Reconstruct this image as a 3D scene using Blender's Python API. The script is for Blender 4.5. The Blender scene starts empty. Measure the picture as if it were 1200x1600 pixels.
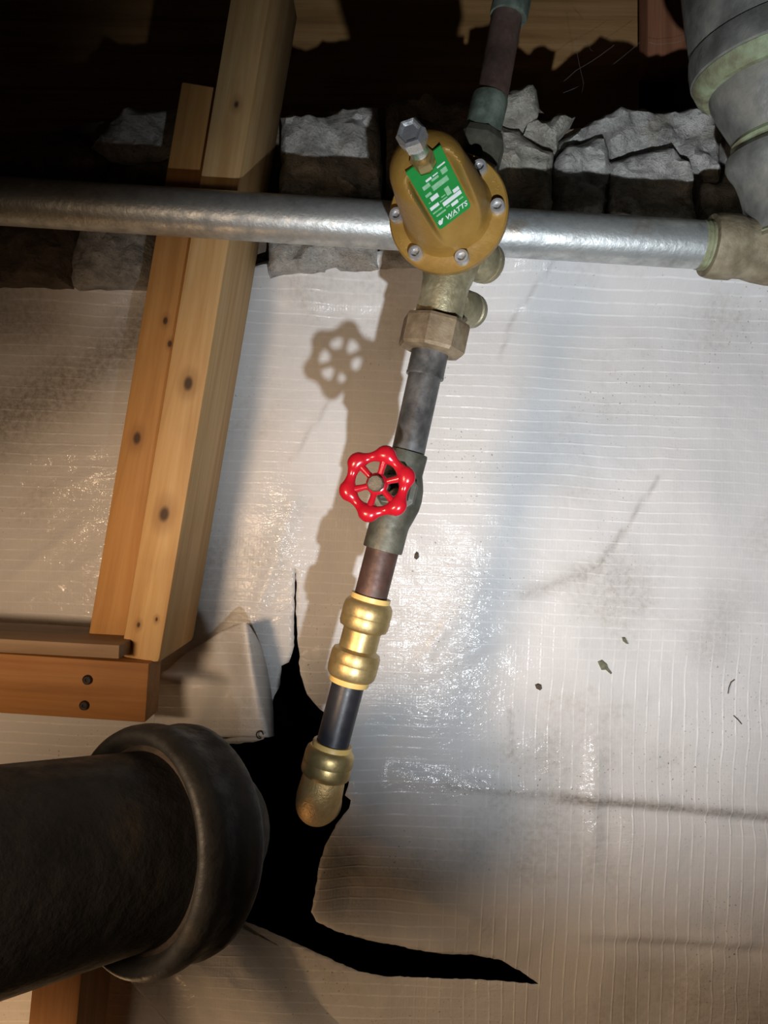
import bpy, bmesh, math, random
from mathutils import Vector, Matrix, noise
from mathutils.geometry import delaunay_2d_cdt
random.seed(7)
scene = bpy.context.scene
COL = scene.collection

# ------------------------------------------------------------------ camera
ROLL = math.radians(8.0)
F = 1600 * 26.0 / 36.0
CAM = Vector((0, 0, 1.0))
CR, SR = math.cos(ROLL), math.sin(ROLL)

def P(px, py, D):
    """point at depth D in front of the camera seen at photo pixel px,py"""
    x = (px - 600) / F * D
    y = -(py - 800) / F * D
    return Vector((x * CR - y * SR, D, 1.0 + x * SR + y * CR))

def V(x, y, z):
    """direction given as right, up, away as the camera sees it"""
    return Vector((x * CR - y * SR, z, x * SR + y * CR))

cam_d = bpy.data.cameras.new('camera')
cam = bpy.data.objects.new('camera', cam_d)
COL.objects.link(cam)
cam_d.lens = 26.0
cam_d.sensor_width = 36.0
cam_d.clip_start = 0.01
cam.matrix_world = Matrix.Translation(CAM) @ Matrix.Rotation(math.radians(90), 4, 'X') @ Matrix.Rotation(ROLL, 4, 'Z')
scene.camera = cam

# ------------------------------------------------------------------ light
scene.view_settings.view_transform = 'Standard'
scene.view_settings.look = 'None'
scene.view_settings.exposure = 0.0
scene.view_settings.gamma = 1.0
scene.view_settings.use_curve_mapping = False
world = bpy.data.worlds.new('world')
scene.world = world
world.use_nodes = True
world.node_tree.nodes['Background'].inputs[0].default_value = (0.9, 0.8, 0.75, 1)
world.node_tree.nodes['Background'].inputs[1].default_value = 0.006

def spot(name, loc, target, watts, color, size, angle, blend):
    l = bpy.data.lights.new(name, 'SPOT')
    l.energy = watts
    l.color = color
    l.shadow_soft_size = size
    l.spot_size = math.radians(angle)
    l.spot_blend = blend
    o = bpy.data.objects.new(name, l)
    COL.objects.link(o)
    o.location = loc
    o.rotation_euler = (target - loc).to_track_quat('-Z', 'Y').to_euler()
    return o
# flashlight held below and right of the camera
spot('flashlight', CAM + V(0.067, -0.225, 0.0), P(1080, 620, 0.84), 30.0, (0.87, 0.93, 1.0), 0.006, 85, 1.0)
# warm work lamp left of the camera
spot('work_lamp', CAM + V(-0.34, -0.075, 0.04), P(500, 1400, 0.84), 17.5, (1.0, 0.69, 0.44), 0.06, 116, 0.9)
# bare bulb low down on the left, outside the frame
bulb = bpy.data.lights.new('floor_bulb', 'POINT')
bulb.energy = 1.5
bulb.color = (1.0, 0.60, 0.30)
bulb.shadow_soft_size = 0.03
bulb_o = bpy.data.objects.new('floor_bulb', bulb)
COL.objects.link(bulb_o)
bulb_o.location = CAM + V(-0.40, -0.66, 0.60)

# ------------------------------------------------------------------ helpers
def link(o, parent=None):
    COL.objects.link(o)
    if parent is not None:
        o.parent = parent
    return o

def root_loc(p):
    l = Vector((0, 0, 0))
    while p is not None:
        l += p.location
        p = p.parent
    return l

def thing(name, label, cat, loc, group=None):
    o = bpy.data.objects.new(name, None)
    o.empty_display_size = 0.02
    o.location = loc
    o['label'] = label
    o['category'] = cat
    if group:
        o['group'] = group
    return link(o)

def tag(o, label, cat, group=None):
    o['label'] = label
    o['category'] = cat
    if group:
        o['group'] = group
    return o

def finish(me, smooth=35):
    if smooth:
        for p in me.polygons:
            p.use_smooth = True
        me.set_sharp_from_angle(angle=math.radians(smooth))

def obj(name, verts, faces, mat, parent=None, smooth=35, loc=None):
    """one mesh object out of world-space verts"""
    base = root_loc(parent)
    if loc is None:
        if parent is None:
            n = len(verts)
            loc = Vector((sum(v.x for v in verts) / n, sum(v.y for v in verts) / n, min(v.z for v in verts)))
        else:
            loc = base
    off = loc
    me = bpy.data.meshes.new(name)
    me.from_pydata([tuple(v - off) for v in verts], [], faces)
    bm = bmesh.new()
    bm.from_mesh(me)
    bmesh.ops.recalc_face_normals(bm, faces=bm.faces)
    bm.to_mesh(me)
    bm.free()
    me.materials.append(mat)
    finish(me, smooth)
    o = bpy.data.objects.new(name, me)
    o.location = loc - base
    return link(o, parent)

def frame(o, z, xh=None):
    z = z.normalized()
    if xh is None:
        xh = Vector((1, 0, 0)) if abs(z.x) < 0.8 else Vector((0, 1, 0))
    x = (xh - z * xh.dot(z)).normalized()
    y = z.cross(x)
    return o, x, y, z

def merge(*parts):
    V_, F_ = [], []
    for v, f in parts:
        n = len(V_)
        V_ += v
        F_ += [tuple(i + n for i in q) for q in f]
    return V_, F_

def lathe(fr, prof, seg=40, rot=0.0, cap=True):
    """prof: list of (radius, height) along the frame axis"""
    o, x, y, z = fr
    vs, fs = [], []
    for r, t in prof:
        for k in range(seg):
            a = rot + 2 * math.pi * k / seg
            vs.append(o + z * t + (x * math.cos(a) + y * math.sin(a)) * r)
    for i in range(len(prof) - 1):
        for k in range(seg):
            k2 = (k + 1) % seg
            fs.append((i * seg + k, i * seg + k2, (i + 1) * seg + k2, (i + 1) * seg + k))
    if cap:
        fs.append(tuple(range(seg - 1, -1, -1)))
        n = (len(prof) - 1) * seg
        fs.append(tuple(range(n, n + seg)))
    return vs, fs

def between(a, b, prof_fn, seg=40, rot=0.0, xh=None):
    d = b - a
    L = d.length
    return lathe(frame(a, d, xh), prof_fn(L), seg, rot)

def rod(a, b, r, seg=32, bev=0.0):
    if bev:
        return between(a, b, lambda L: [(r - bev, 0), (r, bev), (r, L - bev), (r - bev, L)], seg)
    return between(a, b, lambda L: [(r, 0), (r, L)], seg)

def tube_path(pts, rads, seg=20, cap=True):
    """sweep a circle along a polyline"""
    vs, fs = [], []
    n = len(pts)
    ref = None
    for i, p in enumerate(pts):
        d = (pts[min(i + 1, n - 1)] - pts[max(i - 1, 0)]).normalized()
        if ref is None:
            ref = Vector((0, 0, 1)) if abs(d.z) < 0.8 else Vector((1, 0, 0))
        x = (ref - d * ref.dot(d)).normalized()
        ref = x
        y = d.cross(x)
        for k in range(seg):
            a = 2 * math.pi * k / seg
            vs.append(p + (x * math.cos(a) + y * math.sin(a)) * rads[i])
    for i in range(n - 1):
        for k in range(seg):
            k2 = (k + 1) % seg
            fs.append((i * seg + k, i * seg + k2, (i + 1) * seg + k2, (i + 1) * seg + k))
    if cap:
        fs.append(tuple(range(seg - 1, -1, -1)))
        fs.append(tuple(range((n - 1) * seg, n * seg)))
    return vs, fs

def board(name, a, b, wdir, w, ddir, d, mat, parent=None, bev=0.003):
    """timber of length a-b (a, b on the middle of the near face), width w along wdir, depth d along ddir;
    local X runs with the grain"""
    X = (b - a).normalized()
    Y = (wdir - X * wdir.dot(X)).normalized()
    Z = X.cross(Y)
    if Z.dot(ddir) < 0:
        Y = -Y
        Z = X.cross(Y)
    L = (b - a).length
    me = bpy.data.meshes.new(name)
    bm = bmesh.new()
    bmesh.ops.create_cube(bm, size=1.0)
    for v in bm.verts:
        v.co = Vector((v.co.x * L, v.co.y * w, (v.co.z + 0.5) * d))
    if bev:
        bmesh.ops.bevel(bm, geom=list(bm.edges), offset=bev, segments=2, affect='EDGES', profile=0.5)
    bm.to_mesh(me)
    bm.free()
    me.materials.append(mat)
    finish(me, 40)
    o = bpy.data.objects.new(name, me)
    M = Matrix((X, Y, Z)).transposed().to_4x4()
    M.translation = (a + b) / 2 - root_loc(parent)
    o.matrix_basis = M
    return link(o, parent)

# ------------------------------------------------------------------ materials
class NT:
    def __init__(self, name):
        self.m = bpy.data.materials.new(name)
        self.m.use_nodes = True
        self.t = self.m.node_tree
        self.b = self.t.nodes['Principled BSDF']
    def n(self, kind, **kw):
        nd = self.t.nodes.new(kind)
        for k, v in kw.items():
            setattr(nd, k, v)
        return nd
    def l(self, a, b):
        self.t.links.new(a, b)
    def coord(self, scale=(1, 1, 1), kind='Object'):
        c = self.n('ShaderNodeTexCoord')
        mp = self.n('ShaderNodeMapping')
        mp.inputs['Scale'].default_value = scale
        self.l(c.outputs[kind], mp.inputs['Vector'])
        return mp.outputs['Vector']
    def noise(self, vec, scale, detail=4, rough=0.55, dist=0.0):
        t = self.n('ShaderNodeTexNoise')
        t.inputs['Scale'].default_value = scale
        t.inputs['Detail'].default_value = detail
        t.inputs['Roughness'].default_value = rough
        t.inputs['Distortion'].default_value = dist
        self.l(vec, t.inputs['Vector'])
        return t.outputs['Fac']
    def ramp(self, fac, stops):
        r = self.n('ShaderNodeValToRGB')
        e = r.color_ramp.elements
        while len(e) < len(stops):
            e.new(0.5)
        for i, (p, c) in enumerate(stops):
            e[i].position = p
            e[i].color = (*c, 1) if len(c) == 3 else c
        self.l(fac, r.inputs['Fac'])
        return r.outputs['Color']
    def math(self, op, a, b=None, clamp=False):
        m = self.n('ShaderNodeMath', operation=op, use_clamp=clamp)
        for i, x in enumerate((a, b)):
            if x is None:
                continue
            if isinstance(x, (int, float)):
                m.inputs[i].default_value = x
            else:
                self.l(x, m.inputs[i])
        return m.outputs[0]
    def maprange(self, v, a, b, c=0.0, d=1.0, smooth=True):
        m = self.n('ShaderNodeMapRange')
        m.interpolation_type = 'SMOOTHSTEP' if smooth else 'LINEAR'
        for i, x in enumerate((a, b, c, d)):
            m.inputs[i + 1].default_value = x
        self.l(v, m.inputs[0])
        return m.outputs[0]
    def mix(self, fac, a, b, blend='MIX'):
        m = self.n('ShaderNodeMix', data_type='RGBA', blend_type=blend)
        for i, x in ((0, fac), (6, a), (7, b)):
            if isinstance(x, (int, float)):
                m.inputs[i].default_value = x
            elif isinstance(x, tuple):
                m.inputs[i].default_value = (*x, 1)
            else:
                self.l(x, m.inputs[i])
        return m.outputs[2]
    def bump(self, h, dist, strength=1.0, prev=None):
        b = self.n('ShaderNodeBump')
        b.inputs['Distance'].default_value = dist
        b.inputs['Strength'].default_value = strength
        self.l(h, b.inputs['Height'])
        if prev is not None:
            self.l(prev, b.inputs['Normal'])
        return b.outputs['Normal']
    def out(self, color=None, rough=None, metal=None, normal=None, spec=None):
        for k, x in (('Base Color', color), ('Roughness', rough), ('Metallic', metal), ('Specular IOR Level', spec)):
            if x is None:
                continue
            if isinstance(x, (int, float)):
                self.b.inputs[k].default_value = x
            elif isinstance(x, tuple):
                self.b.inputs[k].default_value = (*x, 1)
            else:
                self.l(x, self.b.inputs[k])
        if normal is not None:
            self.l(normal, self.b.inputs['Normal'])
        return self.m

def mottled(name, c1, c2, scale, rough=(0.4, 0.6), metal=0.0, bump=0.0003, bscale=None, c3=None, stretch=(1, 1, 1), spec=0.5, lo=0.35, hi=0.65):
    t = NT(name)
    v = t.coord(stretch)
    f = t.noise(v, scale, 5, 0.6)
    stops = [(lo, c1), (hi, c2)] if c3 is None else [(lo, c1), ((lo + hi) / 2, c2), (hi, c3)]
    c = t.ramp(f, stops)
    g = t.noise(v, bscale or scale * 4, 4, 0.6)
    r = t.maprange(g, 0.3, 0.7, rough[0], rough[1])
    nm = t.bump(g, bump) if bump else None
    return t.out(c, r, metal, nm, spec)

def wood_mat(name, c1, c2, c3, knots=(), rough=0.65, gscale=1.0):
    t = NT(name)
    c = t.n('ShaderNodeTexCoord')
    mp = t.n('ShaderNodeMapping')
    mp.inputs['Scale'].default_value = (2.2 * gscale, 42 * gscale, 42 * gscale)
    t.l(c.outputs['Object'], mp.inputs['Vector'])
    f = t.noise(mp.outputs[0], 1.6, 5, 0.6, 0.6)
    mp2 = t.n('ShaderNodeMapping')
    mp2.inputs['Scale'].default_value = (6, 260, 260)
    t.l(c.outputs['Object'], mp2.inputs['Vector'])
    g = t.noise(mp2.outputs[0], 1.0, 3, 0.6)
    col = t.ramp(f, [(0.30, c1), (0.5, c2), (0.72, c3)])
    col = t.mix(t.maprange(g, 0.35, 0.75, 0.0, 0.22), col, c1)
    blot = t.noise(t.coord(), 9, 3)
    col = t.mix(t.maprange(blot, 0.5, 0.75, 0.0, 0.25), col, (c1[0] * .7, c1[1] * .65, c1[2] * .6))
    for (kx, ky, kz, kr) in knots:
        sub = t.n('ShaderNodeVectorMath', operation='SUBTRACT')
        t.l(c.outputs['Object'], sub.inputs[0])
        sub.inputs[1].default_value = (kx, ky, kz)
        mul = t.n('ShaderNodeVectorMath', operation='MULTIPLY')
        t.l(sub.outputs[0], mul.inputs[0])
        mul.inputs[1].default_value = (0.7, 1.15, 1.0)
        ln = t.n('ShaderNodeVectorMath', operation='LENGTH')
        t.l(mul.outputs[0], ln.inputs[0])
        d = t.math('ADD', ln.outputs['Value'], t.maprange(blot, 0.3, 0.7, -0.3 * kr, 0.3 * kr))
        col = t.mix(t.maprange(d, kr * 0.8, kr * 2.6, 0.45, 0.0), col, (0.22, 0.10, 0.035))
        col = t.mix(t.maprange(d, kr * 0.35, kr * 1.05, 0.9, 0.0), col, (0.035, 0.018, 0.01))
    nm = t.bump(g, 0.0004)
    return t.out(col, rough, 0.0, nm, 0.35)

M = {}
M['mortar'] = mottled('mortar', (0.10, 0.075, 0.05), (0.22, 0.17, 0.12), 26, (0.85, 0.95), 0, 0.006, 60)
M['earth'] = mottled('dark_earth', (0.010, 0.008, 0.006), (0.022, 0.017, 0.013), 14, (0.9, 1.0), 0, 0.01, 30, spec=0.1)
M['floor'] = mottled('dirt_floor', (0.07, 0.05, 0.035), (0.13, 0.10, 0.07), 12, (0.85, 0.95), 0, 0.01, 30, spec=0.2)
M['ceil'] = mottled('subfloor', (0.16, 0.10, 0.05), (0.24, 0.16, 0.09), 8, (0.7, 0.85), 0, 0.001, 60, stretch=(1, 12, 1))

def stone_mat(name, c1, c2, c3):
    t = NT(name)
    v = t.coord((1, 1, 1.6))
    f = t.noise(v, 38, 8, 0.68, 0.5)
    c = t.ramp(f, [(0.34, c1), (0.5, c2), (0.66, c3)])
    g = t.noise(v, 190, 5, 0.7)
    c = t.mix(t.maprange(g, 0.55, 0.72, 0.0, 0.5), c, (c3[0] * 1.25, c3[1] * 1.25, c3[2] * 1.25))
    c = t.mix(t.maprange(g, 0.30, 0.44, 0.55, 0.0), c, (0.06, 0.055, 0.05))
    big = t.noise(t.coord(), 11, 3)
    c = t.mix(t.maprange(big, 0.55, 0.72, 0.0, 0.6), c, (0.30, 0.22, 0.13))
    vo = t.n('ShaderNodeTexVoronoi')
    vo.inputs['Scale'].default_value = 420
    t.l(v, vo.inputs['Vector'])
    spk = t.maprange(vo.outputs['Distance'], 0.0, 0.35, 0.16, 0.62)
    nm = t.bump(f, 0.012)
    nm = t.bump(g, 0.0045, prev=nm)
    return t.out(c, spk, 0.0, nm, 0.6)
M['stone_a'] = stone_mat('grey_granite', (0.29, 0.284, 0.262), (0.55, 0.535, 0.49), (0.77, 0.75, 0.70))
M['stone_b'] = stone_mat('buff_granite', (0.30, 0.28, 0.22), (0.52, 0.49, 0.41), (0.68, 0.65, 0.56))
M['stone_c'] = stone_mat('brown_fieldstone', (0.09, 0.07, 0.05), (0.17, 0.135, 0.10), (0.26, 0.21, 0.16))

PINE = ((0.44, 0.25, 0.097), (0.56, 0.36, 0.158), (0.64, 0.455, 0.228))
M['pine'] = wood_mat('pine', *PINE)
M['old_wood'] = wood_mat('aged_joist_wood', (0.21, 0.11, 0.04), (0.39, 0.22, 0.085), (0.49, 0.30, 0.135), gscale=0.5)
M['red_wood'] = wood_mat('reddish_wood', (0.20, 0.075, 0.035), (0.30, 0.125, 0.065), (0.36, 0.17, 0.095))
M['grey_wood'] = wood_mat('grey_old_wood', (0.05, 0.038, 0.03), (0.10, 0.08, 0.065), (0.15, 0.12, 0.10), gscale=0.4)
M['plank'] = wood_mat('dusty_plank', (0.20, 0.13, 0.07), (0.30, 0.20, 0.12), (0.36, 0.26, 0.17))

# galvanised steel
t = NT('galvanised_steel')
v = t.coord((1, 1, 1))
f = t.noise(v, 55, 5, 0.65)
c = t.ramp(f, [(0.30, (0.33, 0.34, 0.335)), (0.52, (0.51, 0.535, 0.525)), (0.72, (0.65, 0.675, 0.66))])
rust = t.noise(v, 14, 6, 0.7)
c = t.mix(t.maprange(rust, 0.60, 0.74, 0.0, 0.6), c, (0.30, 0.20, 0.10))
g = t.noise(v, 160, 4, 0.6)
M['galv'] = t.out(c, t.maprange(f, 0.3, 0.7, 0.52, 0.36), 0.72, t.bump(g, 0.0005), 0.5)

M['copper_dull'] = mottled('tarnished_copper', (0.06, 0.058, 0.056), (0.115, 0.112, 0.108), 38, (0.38, 0.58), 0.5, 0.0002, 160, c3=(0.19, 0.187, 0.18))
M['copper_brown'] = mottled('brown_copper', (0.07, 0.045, 0.036), (0.12, 0.075, 0.06), 30, (0.42, 0.6), 0.5, 0.0002, 160, c3=(0.17, 0.12, 0.10))
M['copper_red'] = mottled('reddish_copper', (0.060, 0.032, 0.024), (0.10, 0.053, 0.040), 34, (0.48, 0.62), 0.4, 0.0002, 160, c3=(0.10, 0.075, 0.066))
M['patina'] = mottled('green_patina', (0.048, 0.060, 0.046), (0.085, 0.108, 0.084), 44, (0.55, 0.75), 0.2, 0.0006, 120, c3=(0.17, 0.205, 0.165))
M['bronze_dark'] = mottled('weathered_bronze', (0.052, 0.050, 0.036), (0.088, 0.085, 0.063), 46, (0.48, 0.66), 0.35, 0.0005, 150, c3=(0.13, 0.127, 0.096))
M['bronze'] = mottled('cast_bronze', (0.20, 0.175, 0.10), (0.29, 0.255, 0.155), 40, (0.34, 0.52), 0.5, 0.0006, 180, c3=(0.48, 0.43, 0.28))
M['nut_bronze'] = mottled('brown_bronze_nut', (0.15, 0.105, 0.058), (0.22, 0.16, 0.095), 48, (0.55, 0.7), 0.25, 0.0008, 150, c3=(0.29, 0.225, 0.145))
M['brass'] = mottled('push_fit_brass', (0.38, 0.27, 0.11), (0.48, 0.36, 0.16), 30, (0.38, 0.48), 0.75, 0.00015, 300, c3=(0.54, 0.42, 0.20))
M['brass_cast'] = mottled('sandcast_brass', (0.46, 0.29, 0.11), (0.58, 0.38, 0.155), 60, (0.42, 0.52), 0.55, 0.0006, 420, c3=(0.58, 0.42, 0.20))
M['tan_ring'] = mottled('yellow_release_ring', (0.60, 0.40, 0.12), (0.70, 0.49, 0.17), 30, (0.38, 0.5), 0, 0)
M['black_pex'] = mottled('black_plastic', (0.016, 0.017, 0.022), (0.026, 0.027, 0.034), 20, (0.34, 0.44), 0, 0.0001, 200)
M['gold'] = mottled('yellow_bell_paint', (0.25, 0.138, 0.026), (0.30, 0.168, 0.033), 24, (0.42, 0.55), 0.1, 0.0003, 260, c3=(0.34, 0.198, 0.044))
M['bolt'] = mottled('steel_bolt', (0.50, 0.49, 0.48), (0.64, 0.63, 0.62), 60, (0.28, 0.40), 0.7, 0.0002, 300)
M['chrome'] = mottled('chrome', (0.56, 0.57, 0.58), (0.70, 0.71, 0.72), 40, (0.20, 0.32), 0.8, 0.0004, 180)
M['green'] = mottled('label_green', (0.008, 0.215, 0.036), (0.012, 0.26, 0.046), 30, (0.35, 0.45), 0, 0)
M['print'] = mottled('label_white_print', (0.62, 0.68, 0.66), (0.72, 0.76, 0.76), 60, (0.4, 0.5), 0, 0)
M['print_dim'] = mottled('label_fine_print', (0.16, 0.42, 0.20), (0.30, 0.52, 0.34), 300, (0.4, 0.5), 0, 0)
M['red'] = mottled('red_enamel', (0.34, 0.006, 0.014), (0.42, 0.009, 0.019), 20, (0.16, 0.26), 0, 0.0002, 120)
M['stem'] = mottled('stem_bronze', (0.075, 0.06, 0.042), (0.13, 0.11, 0.08), 120, (0.45, 0.6), 0.4, 0.0004, 300)
M['iron'] = mottled('black_cast_iron', (0.008, 0.008, 0.008), (0.016, 0.016, 0.015), 18, (0.5, 0.7), 0, 0.0008, 90, c3=(0.040, 0.031, 0.022), lo=0.38, hi=0.78, spec=0.28)
M['drain'] = mottled('greyed_copper_drain', (0.10, 0.10, 0.088), (0.18, 0.18, 0.162), 24, (0.45, 0.62), 0.25, 0.0008, 110, c3=(0.27, 0.255, 0.215))
M['drain_green'] = mottled('verdigris_solder', (0.14, 0.12, 0.07), (0.21, 0.22, 0.125), 45, (0.6, 0.8), 0.1, 0.001, 160, c3=(0.28, 0.33, 0.20))
M['tee'] = mottled('brown_cast_tee', (0.13, 0.105, 0.062), (0.21, 0.172, 0.108), 42, (0.6, 0.75), 0.15, 0.0012, 140, c3=(0.29, 0.25, 0.17))
M['screw'] = mottled('dark_screw', (0.02, 0.016, 0.013), (0.04, 0.03, 0.025), 90, (0.4, 0.6), 0.5, 0)
M['leaf'] = mottled('dead_leaf', (0.10, 0.10, 0.06), (0.19, 0.19, 0.12), 200, (0.7, 0.9), 0, 0)
M['crumb'] = mottled('dirt_crumb', (0.05, 0.035, 0.022), (0.12, 0.09, 0.06), 200, (0.8, 0.95), 0, 0)
M['web'] = mottled('cobweb_silk', (0.30, 0.30, 0.29), (0.42, 0.42, 0.40), 30, (0.6, 0.8), 0, 0)

# reinforced white sheet: UV is metres along / across the scrim
def sheet_mat():
    t = NT('reinforced_white_sheet')
    uvn = t.n('ShaderNodeUVMap')
    uvn.uv_map = 'scrim'
    v = uvn.outputs['UV']
    warp = t.n('ShaderNodeTexNoise')
    warp.inputs['Scale'].default_value = 7
    warp.inputs['Detail'].default_value = 3
    t.l(v, warp.inputs['Vector'])
    vm = t.n('ShaderNodeVectorMath', operation='MULTIPLY_ADD')
    t.l(warp.outputs['Color'], vm.inputs[0])
    vm.inputs[1].default_value = (0.012, 0.012, 0)
    t.l(v, vm.inputs[2])
    sep = t.n('ShaderNodeSeparateXYZ')
    t.l(vm.outputs[0], sep.inputs[0])
    def line(ch, pitch, w):
        s = t.math('DIVIDE', sep.outputs[ch], pitch)
        fr = t.math('FRACT', s)
        d = t.math('ABSOLUTE', t.math('SUBTRACT', fr, 0.5))
        return t.maprange(d, 0.0, w, 1.0, 0.0)
    h1 = line('Y', 0.0122, 0.14)
    h2 = line('X', 0.0140, 0.12)
    va = t.n('ShaderNodeAttribute')
    va.attribute_name = 'ribs'
    m2 = t.math('MULTIPLY', t.maprange(t.noise(v, 4.3, 3), 0.35, 0.60, 0.3, 1.0), va.outputs['Fac'])
    m1 = t.math('MULTIPLY', t.maprange(t.noise(v, 3.1, 3), 0.38, 0.58, 0.35, 1.0), t.maprange(va.outputs['Fac'], 0.2, 0.9, 1.0, 0.25))
    gap = t.maprange(t.noise(v, 60, 3), 0.35, 0.6, 0.35, 1.0)
    hh = t.math('MULTIPLY', t.math('MULTIPLY', h1, m1), gap)
    hv = t.math('MULTIPLY', t.math('MULTIPLY', h2, m2), gap)
    scr = t.math('MAXIMUM', hh, hv)
    # fine weave
    f1 = line('X', 0.0034, 0.5)
    f2 = line('Y', 0.0040, 0.5)
    weave = t.math('MULTIPLY', t.math('ADD', f1, f2), 0.07)
    crk = t.noise(v, 85, 5, 0.65)
    wr = t.n('ShaderNodeTexNoise')
    wr.inputs['Scale'].default_value = 13
    wr.inputs['Detail'].default_value = 4
    wr.inputs['Distortion'].default_value = 1.2
    t.l(v, wr.inputs['Vector'])
    nm = t.bump(wr.outputs['Fac'], 0.006, 0.3)
    nm = t.bump(crk, 0.0010, 0.5, prev=nm)
    ca = t.n('ShaderNodeAttribute')
    ca.attribute_name = 'crinkle'
    cm = t.n('ShaderNodeMapping')
    cm.inputs['Scale'].default_value = (0.45, 1.0, 1.0)
    t.l(v, cm.inputs['Vector'])
    cn = t.noise(cm.outputs[0], 150, 3, 0.6, 0.8)
    nm = t.bump(t.math('MULTIPLY', cn, t.math('ADD', ca.outputs['Fac'], 0.06)), 0.0009, 1.0, prev=nm)
    nm = t.bump(t.math('ADD', scr, weave), 0.00038, 1.0, prev=nm)
    # colour: milky film, brighter thread lines, dirt smudges and specks
    col = t.mix(t.math('MULTIPLY', scr, 0.75), (0.64, 0.635, 0.625), (0.84, 0.84, 0.83))
    sm = t.noise(v, 5.0, 5, 0.62)
    sm2 = t.noise(v, 160, 4, 0.7)
    dirt = t.math('MULTIPLY', t.maprange(sm, 0.50, 0.70, 0.0, 1.0), t.maprange(sm2, 0.35, 0.7, 0.25, 0.9))
    col = t.mix(t.math('MULTIPLY', dirt, 0.55), col, (0.33, 0.30, 0.24))
    sp = t.noise(v, 330, 2, 0.5)
    spm = t.maprange(t.noise(v, 6.5, 4, 0.6), 0.44, 0.66, 0.0, 1.0)
    col = t.mix(t.math('MULTIPLY', t.maprange(sp, 0.655, 0.72, 0.0, 0.8), spm), col, (0.10, 0.085, 0.06))
    # dirt along the long creases, plus shade painted at upper left (vertex attribute)
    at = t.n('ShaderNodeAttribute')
    at.attribute_name = 'grime_shade'
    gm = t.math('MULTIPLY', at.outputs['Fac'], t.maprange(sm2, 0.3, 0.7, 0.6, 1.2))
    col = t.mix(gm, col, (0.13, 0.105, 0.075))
    # glossy film on top: crisp glints where the film is crinkled
    cn2 = t.noise(cm.outputs[0], 150, 3, 0.6, 0.6)
    gl = t.bump(t.math('MULTIPLY', cn2, t.math('ADD', ca.outputs['Fac'], 0.10)), 0.0021, 1.0, prev=nm)
    t.l(t.math('ADD', t.math('MULTIPLY', ca.outputs['Fac'], 0.85), 0.10), t.b.inputs['Coat Weight'])
    t.b.inputs['Coat Roughness'].default_value = 0.12
    t.l(gl, t.b.inputs['Coat Normal'])
    return t.out(col, 0.5, 0.0, nm, 0.2)
M['sheet'] = sheet_mat()

# ------------------------------------------------------------------ setting
def structure(name, verts, faces, mat, smooth=0):
    o = obj(name, verts, faces, mat, None, smooth)
    o['kind'] = 'structure'
    return o

def boxv(x0, x1, y0, y1, z0, z1):
    vs = [Vector((x, y, z)) for x in (x0, x1) for y in (y0, y1) for z in (z0, z1)]
    fs = [(0, 1, 3, 2), (4, 6, 7, 5), (0, 4, 5, 1), (2, 3, 7, 6), (0, 2, 6, 4), (1, 5, 7, 3)]
    return vs, fs

structure('floor', *boxv(-2.2, 2.2, -2.0, 1.7, -0.05, 0.0), M['floor'])
structure('ceiling', *boxv(-2.2, 2.2, -2.0, 1.7, 2.15, 2.2), M['ceil'])
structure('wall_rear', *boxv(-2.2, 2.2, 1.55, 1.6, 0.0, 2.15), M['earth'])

SD = 0.84        # depth of the sheet
def inside(poly, x, y):
    c = False
    n = len(poly)
    j = n - 1
    for i in range(n):
        xi, yi = poly[i]
        xj, yj = poly[j]
        if (yi > y) != (yj > y) and x < (xj - xi) * (y - yi) / (yj - yi) + xi:
            c = not c
        j = i
    return c

def segdist(px, py, a, b):
    ax, ay = a
    bx, by = b
    dx, dy = bx - ax, by - ay
    L2 = dx * dx + dy * dy
    s = 0 if L2 == 0 else max(0, min(1, ((px - ax) * dx + (py - ay) * dy) / L2))
    qx, qy = ax + s * dx, ay + s * dy
    return math.hypot(px - qx, py - qy), s

def polydist(px, py, poly, closed=True):
    n = len(poly)
    return min(segdist(px, py, poly[i], poly[(i + 1) % n])[0] for i in range(n if closed else n - 1))

# rubble foundation wall: mortar core and separate stones
def noise3(x, y, z=0.0):
    return noise.noise(Vector((x, y, z)))

core_top = [(-900, 120), (-500, 170), (-200, 235), (-60, 262), (20, 250), (60, 215), (120, 200), (170, 185), (280, 175), (430, 185), (520, 178),
            (600, 165), (700, 165), (770, 160), (840, 170), (880, 205), (930, 195), (1000, 176), (1120, 172), (1250, 180), (1500, 160), (2000, 120)]
cv, cf = [], []
rows = 12
for i, (x, y) in enumerate(core_top):
    for j in range(rows + 1):
        yy = y + (640 - y) * (j / rows) ** 1.3
        n = noise3(x / 60, yy / 60, 3.3) * 0.010
        cv.append(P(x, yy, 0.838) + Vector((0, n + 0.06 * max(0.0, min(1.0, (yy - 370) / 60)), 0)))
    # back of the core, straight behind the face
for i, (x, y) in enumerate(core_top):
    top = P(x, y, 0.838)
    bot = P(x, 640, 0.838)
    cv.append(Vector((top.x, 1.06, top.z - 0.01)))
    cv.append(Vector((bot.x, 1.06, bot.z)))
n1 = len(core_top)
R1 = rows + 1
for i in range(n1 - 1):
    for j in range(rows):
        cf.append((i * R1 + j, (i + 1) * R1 + j, (i + 1) * R1 + j + 1, i * R1 + j + 1))
    b0 = n1 * R1 + i * 2
    cf.append((i * R1, b0, b0 + 2, (i + 1) * R1))
    cf.append((i * R1 + rows, (i + 1) * R1 + rows, b0 + 3, b0 + 1))
    cf.append((b0, b0 + 1, b0 + 3, b0 + 2))
wall = structure('wall_back', cv, cf, M['mortar'], 60)

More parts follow.
